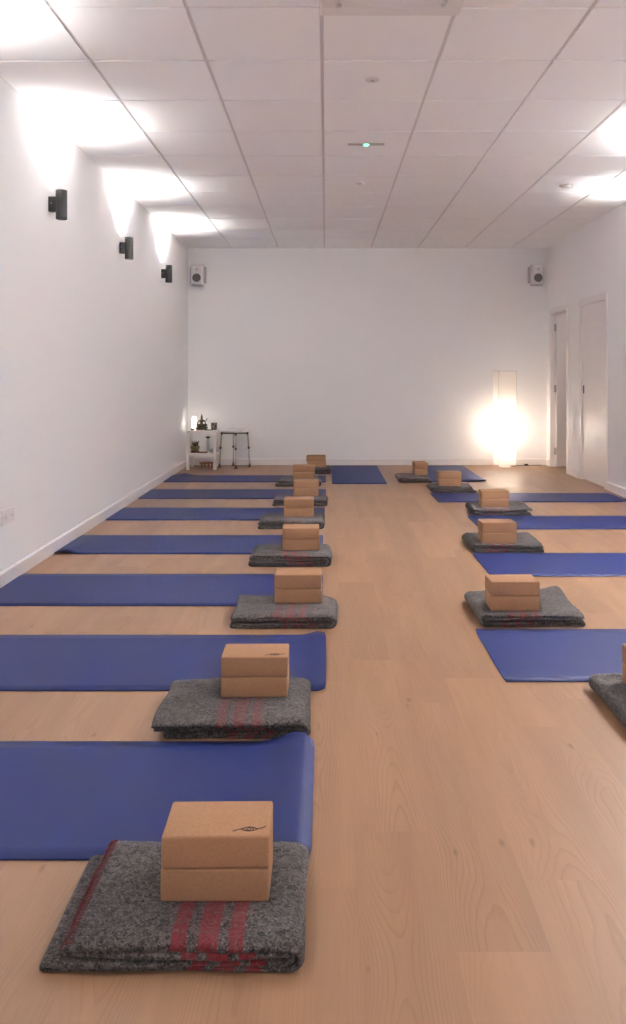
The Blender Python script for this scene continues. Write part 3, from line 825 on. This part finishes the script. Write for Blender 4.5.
bm = bmesh.new(); box(bm, -0.062, 0.062, -0.022, 0.022, 0, 0.008, 0.002, 1); obj('tray_base', bm, M['darkwood'], o)
bm = bmesh.new()
for s in (-1, 1): box(bm, -0.062, 0.062, s * 0.0195 - 0.0025, s * 0.0195 + 0.0025, 0.0085, 0.015, 0.001, 1)
obj('rim', bm, M['redwood'], o)
o = empty('glass_bottle', (at(207.4, 9.98), 10.03, SZ)); tag(o, 'slim clear bottle with a dark green cap on the table shelf', 'bottle')
bm = bmesh.new(); lathe(bm, [(0.0, 0.0), (0.020, 0.0), (0.022, 0.01), (0.020, 0.12), (0.015, 0.150), (0.014, 0.170), (0.0, 0.170)], 24); obj('bottle_body', bm, M['glass'], o, smooth=True)
bm = bmesh.new(); lathe(bm, [(0.0, 0.171), (0.027, 0.171), (0.027, 0.190), (0.0, 0.191)], 24); obj('cap', bm, M['green'], o)
o = empty('small_grey_bowl', (at(211.4, 9.92), 9.93, SZ)); tag(o, 'small grey round bowl beside the right front leg on the shelf', 'bowl')
bm = bmesh.new(); lathe(bm, [(0.0, 0.0), (0.018, 0.0), (0.032, 0.022), (0.034, 0.046), (0.031, 0.046), (0.028, 0.022), (0.0, 0.008)], 28); obj('bowl_body', bm, M['brackgrey'], o, smooth=True)
bm = bmesh.new(); lathe(bm, [(0.0, 0.030), (0.030, 0.031), (0.0, 0.040)], 20); obj('contents', bm, M['darkwood'], o, smooth=True)
# carved wooden stand on the floor under the table
o = empty('wooden_stand', (at(206.8, 9.98), 9.98, 0)); tag(o, 'low reddish wooden stand on the floor under the white table', 'stand')
bm = bmesh.new(); lathe(bm, [(0.0, 0.060), (0.085, 0.060), (0.095, 0.068), (0.093, 0.076), (0.0, 0.070)], 32, None, 1.0, 0.8); obj('dish_top', bm, M['redwood'], o, smooth=True)
for a in (0.5, 1.57 + 0.5, 3.14 + 0.5, 4.71 + 0.5):
    bm = bmesh.new(); c, s = math.cos(a), math.sin(a)
    tube(bm, [(0.055 * c, 0.045 * s, 0.0605), (0.070 * c, 0.056 * s, 0.045), (0.060 * c, 0.048 * s, 0.022), (0.074 * c, 0.059 * s, 0.004)], [0.012, 0.012, 0.009, 0.010], 8); obj('leg', bm, M['redwood'], o, smooth=True)

# ------------------------------------------------------------------ stool with telescopic legs
qx, qy = at(234.2, 10.05), 10.09
o = empty('shower_stool', (qx, qy, 0)); tag(o, 'white topped stool with thin telescopic metal legs against the back wall', 'stool')
bm = bmesh.new(); lathe(bm, [(0.0, 0.440), (0.156, 0.440), (0.166, 0.446), (0.169, 0.456), (0.164, 0.466), (0.145, 0.470), (0.0, 0.468)], 40, None, 1.0, 1.0); obj('seat', bm, M['plastic'], o, smooth=True)
bm = bmesh.new()
FE = [(-0.186, 0.0), (0.034, -0.165), (0.186, 0.02), (-0.034, 0.165)]
for i in (0, 1):
    a = Vector((*FE[i], 0)) * 0.86; c = Vector((*FE[i + 2], 0)) * 0.86
    zz = 0.4255 + 0.0 * i
    tube(bm, [(a.x, a.y, zz), (c.x, c.y, zz)], 0.009, 8)
    for q in (a, c): box(bm, q.x - 0.012, q.x + 0.012, q.y - 0.012, q.y + 0.012, 0.405, 0.440, 0.003, 1)
obj('under_frame', bm, M['rubber'], o)
for (fx, fy) in FE:
    bm = bmesh.new()
    a = Vector((fx * 0.87, fy * 0.87, 0.418)); m1 = Vector((fx * 0.94, fy * 0.94, 0.245)); b = Vector((fx, fy, 0.03))
    tube(bm, [a, m1], 0.0105, 10); tube(bm, [m1 - (m1 - b) * 0.001, b], 0.0080, 10)
    lg = obj('leg', bm, M['alu'], o, smooth=True)
    bm = bmesh.new(); tube(bm, [m1 + Vector((0, 0, 0.012)), m1 - Vector((0, 0, 0.014))], 0.014, 10); tube(bm, [m1 + Vector((0, -0.010, 0)), m1 + Vector((0.012, -0.030, 0))], 0.006, 8)
    obj('clamp', bm, M['rubber'], lg)
    bm = bmesh.new(); lathe(bm, [(0.0, 0.0), (0.021, 0.0), (0.020, 0.010), (0.013, 0.018), (0.0115, 0.045), (0.0, 0.046)], 16, Matrix.Translation((fx, fy, 0))); obj('rubber_foot', bm, M['rubber'], lg, smooth=True)

# ------------------------------------------------------------------ paper floor lamp
o = empty('floor_lamp', (2.235, 10.13, 0), 0.10); tag(o, 'tall square white paper floor lamp glowing near the back right corner', 'floor lamp')
a = 0.112; Hh = 1.20
bm = bmesh.new()
for (p, q) in (((-a, -a), (a, -a)), ((a, -a), (a, a)), ((a, a), (-a, a)), ((-a, a), (-a, -a))):
    vs = [bm.verts.new((*p, 0.03)), bm.verts.new((*q, 0.03)), bm.verts.new((*q, Hh)), bm.verts.new((*p, Hh))]
    bm.faces.new(vs)
bm.faces.new([bm.verts.new((p, q, Hh - 0.004)) for p, q in ((-a, -a), (a, -a), (a, a), (-a, a))])  # paper lid added to stop the bulb's light spilling up the wall
sh = obj('paper_shade', bm, M['paper'], o)
bm = bmesh.new()
for zz in (0.03, Hh):
    for (p, q) in (((-a, -a), (a, -a)), ((a, -a), (a, a)), ((a, a), (-a, a)), ((-a, a), (-a, -a))):
        tube(bm, [(p[0], p[1], zz), (q[0], q[1], zz)], 0.0022, 6)
for c in ((-a, -a), (a, -a), (a, a), (-a, a)):
    tube(bm, [(c[0], c[1], 0.0), (c[0], c[1], Hh)], 0.0016, 6)
obj('wire_frame', bm, M['steel'], o)
bm = bmesh.new(); lathe(bm, [(0.0, 0), (0.07, 0), (0.07, 0.012), (0.012, 0.018), (0.010, 0.36), (0.018, 0.365), (0.018, 0.40), (0.0, 0.40)], 20); obj('lamp_base', bm, M['plastic'], o, smooth=False)
bm = bmesh.new(); ball(bm, (0, 0, 0.445), 0.040, 3, (1, 1, 1.1)); obj('bulb', bm, M['warmbulb'], o, smooth=True)
L = bpy.data.lights.new('floor_lamp_light', 'POINT'); L.energy = 4.2; L.color = (1.0, 0.87, 0.73); L.shadow_soft_size = 0.06
l = bpy.data.objects.new('floor_lamp_light', L); l.location = (0, 0, 0.46); link(l, o)
o.children[-1]
for ch in o.children:
    if ch.name.startswith('bulb'): ch.visible_shadow = True
bm = bmesh.new()
tube(bm, [(2.34, 10.16, 0.004), (2.42, 10.24, 0.004), (2.48, 10.27, 0.004), (2.545, 10.27, 0.004), (2.62, 10.29, 0.004), (2.74, 10.30, 0.004)], 0.0035, 6)
o = obj('lamp_cord', bm, M['dark']); tag(o, 'thin dark lamp cord along the back baseboard beside the floor lamp', 'cord')
bm = bmesh.new(); box(bm, 2.515, 2.565, 10.256, 10.284, 0.0, 0.024, 0.006, 2); s_ = obj('foot_switch', bm, M['dark'], o)

# ------------------------------------------------------------------ lights
def area(name, loc, rot, size, energy, col):
    L = bpy.data.lights.new(name, 'AREA'); L.energy = energy; L.color = col; L.shape = 'RECTANGLE'; L.size = size[0]; L.size_y = size[1]
    l = bpy.data.objects.new(name, L); l.location = loc; l.rotation_euler = rot; link(l); return l
area('rear_fill_light', ((WX0 + WX1) / 2, YF - 0.02, (WZ0 + WZ1) / 2), (PI / 2, 0, 0), (WX1 - WX0 - 0.1, WZ1 - WZ0 - 0.1), FILL_E, (0.97, 0.96, 1.0))  # added fill light inside the rear opening, lifts the room's ambient level
L = bpy.data.lights.new('side_room_fill_light', 'POINT'); L.energy = 1.5; L.color = (1, 0.9, 0.82); L.shadow_soft_size = 0.12  # light added without a fixture to brighten the side room and open leaf
l = bpy.data.objects.new('side_room_fill_light', L); l.location = (XR + 1.0, 9.0, 2.55); link(l)

W = bpy.data.worlds.new('World'); S.world = W; W.use_nodes = True
W.node_tree.nodes['Background'].inputs[0].default_value = (0.05, 0.05, 0.06, 1)
W.node_tree.nodes['Background'].inputs[1].default_value = 0.3

# ------------------------------------------------------------------ camera
c = bpy.data.cameras.new('camera'); cam = bpy.data.objects.new('camera', c); link(cam)
cam.location = (0, 0, 1.15); cam.rotation_euler = (PI / 2, 0, 0)
c.sensor_fit = 'VERTICAL'; c.sensor_height = 24; c.sensor_width = 24
c.lens = 810 * 24 / 1024
c.shift_x = -13 / 1024; c.shift_y = -137 / 1024
c.clip_start = 0.05
S.camera = cam
S.view_settings.view_transform = 'Standard'
S.view_settings.look = 'None'
S.view_settings.gamma = 1.0
S.view_settings.use_curve_mapping = False
S.view_settings.exposure = 2.78
S.cycles.max_bounces = 12
S.cycles.diffuse_bounces = 8
S.cycles.use_denoising = True
S.cycles.sample_clamp_indirect = 4.0
S.cycles.caustics_reflective = False
S.cycles.caustics_refractive = False
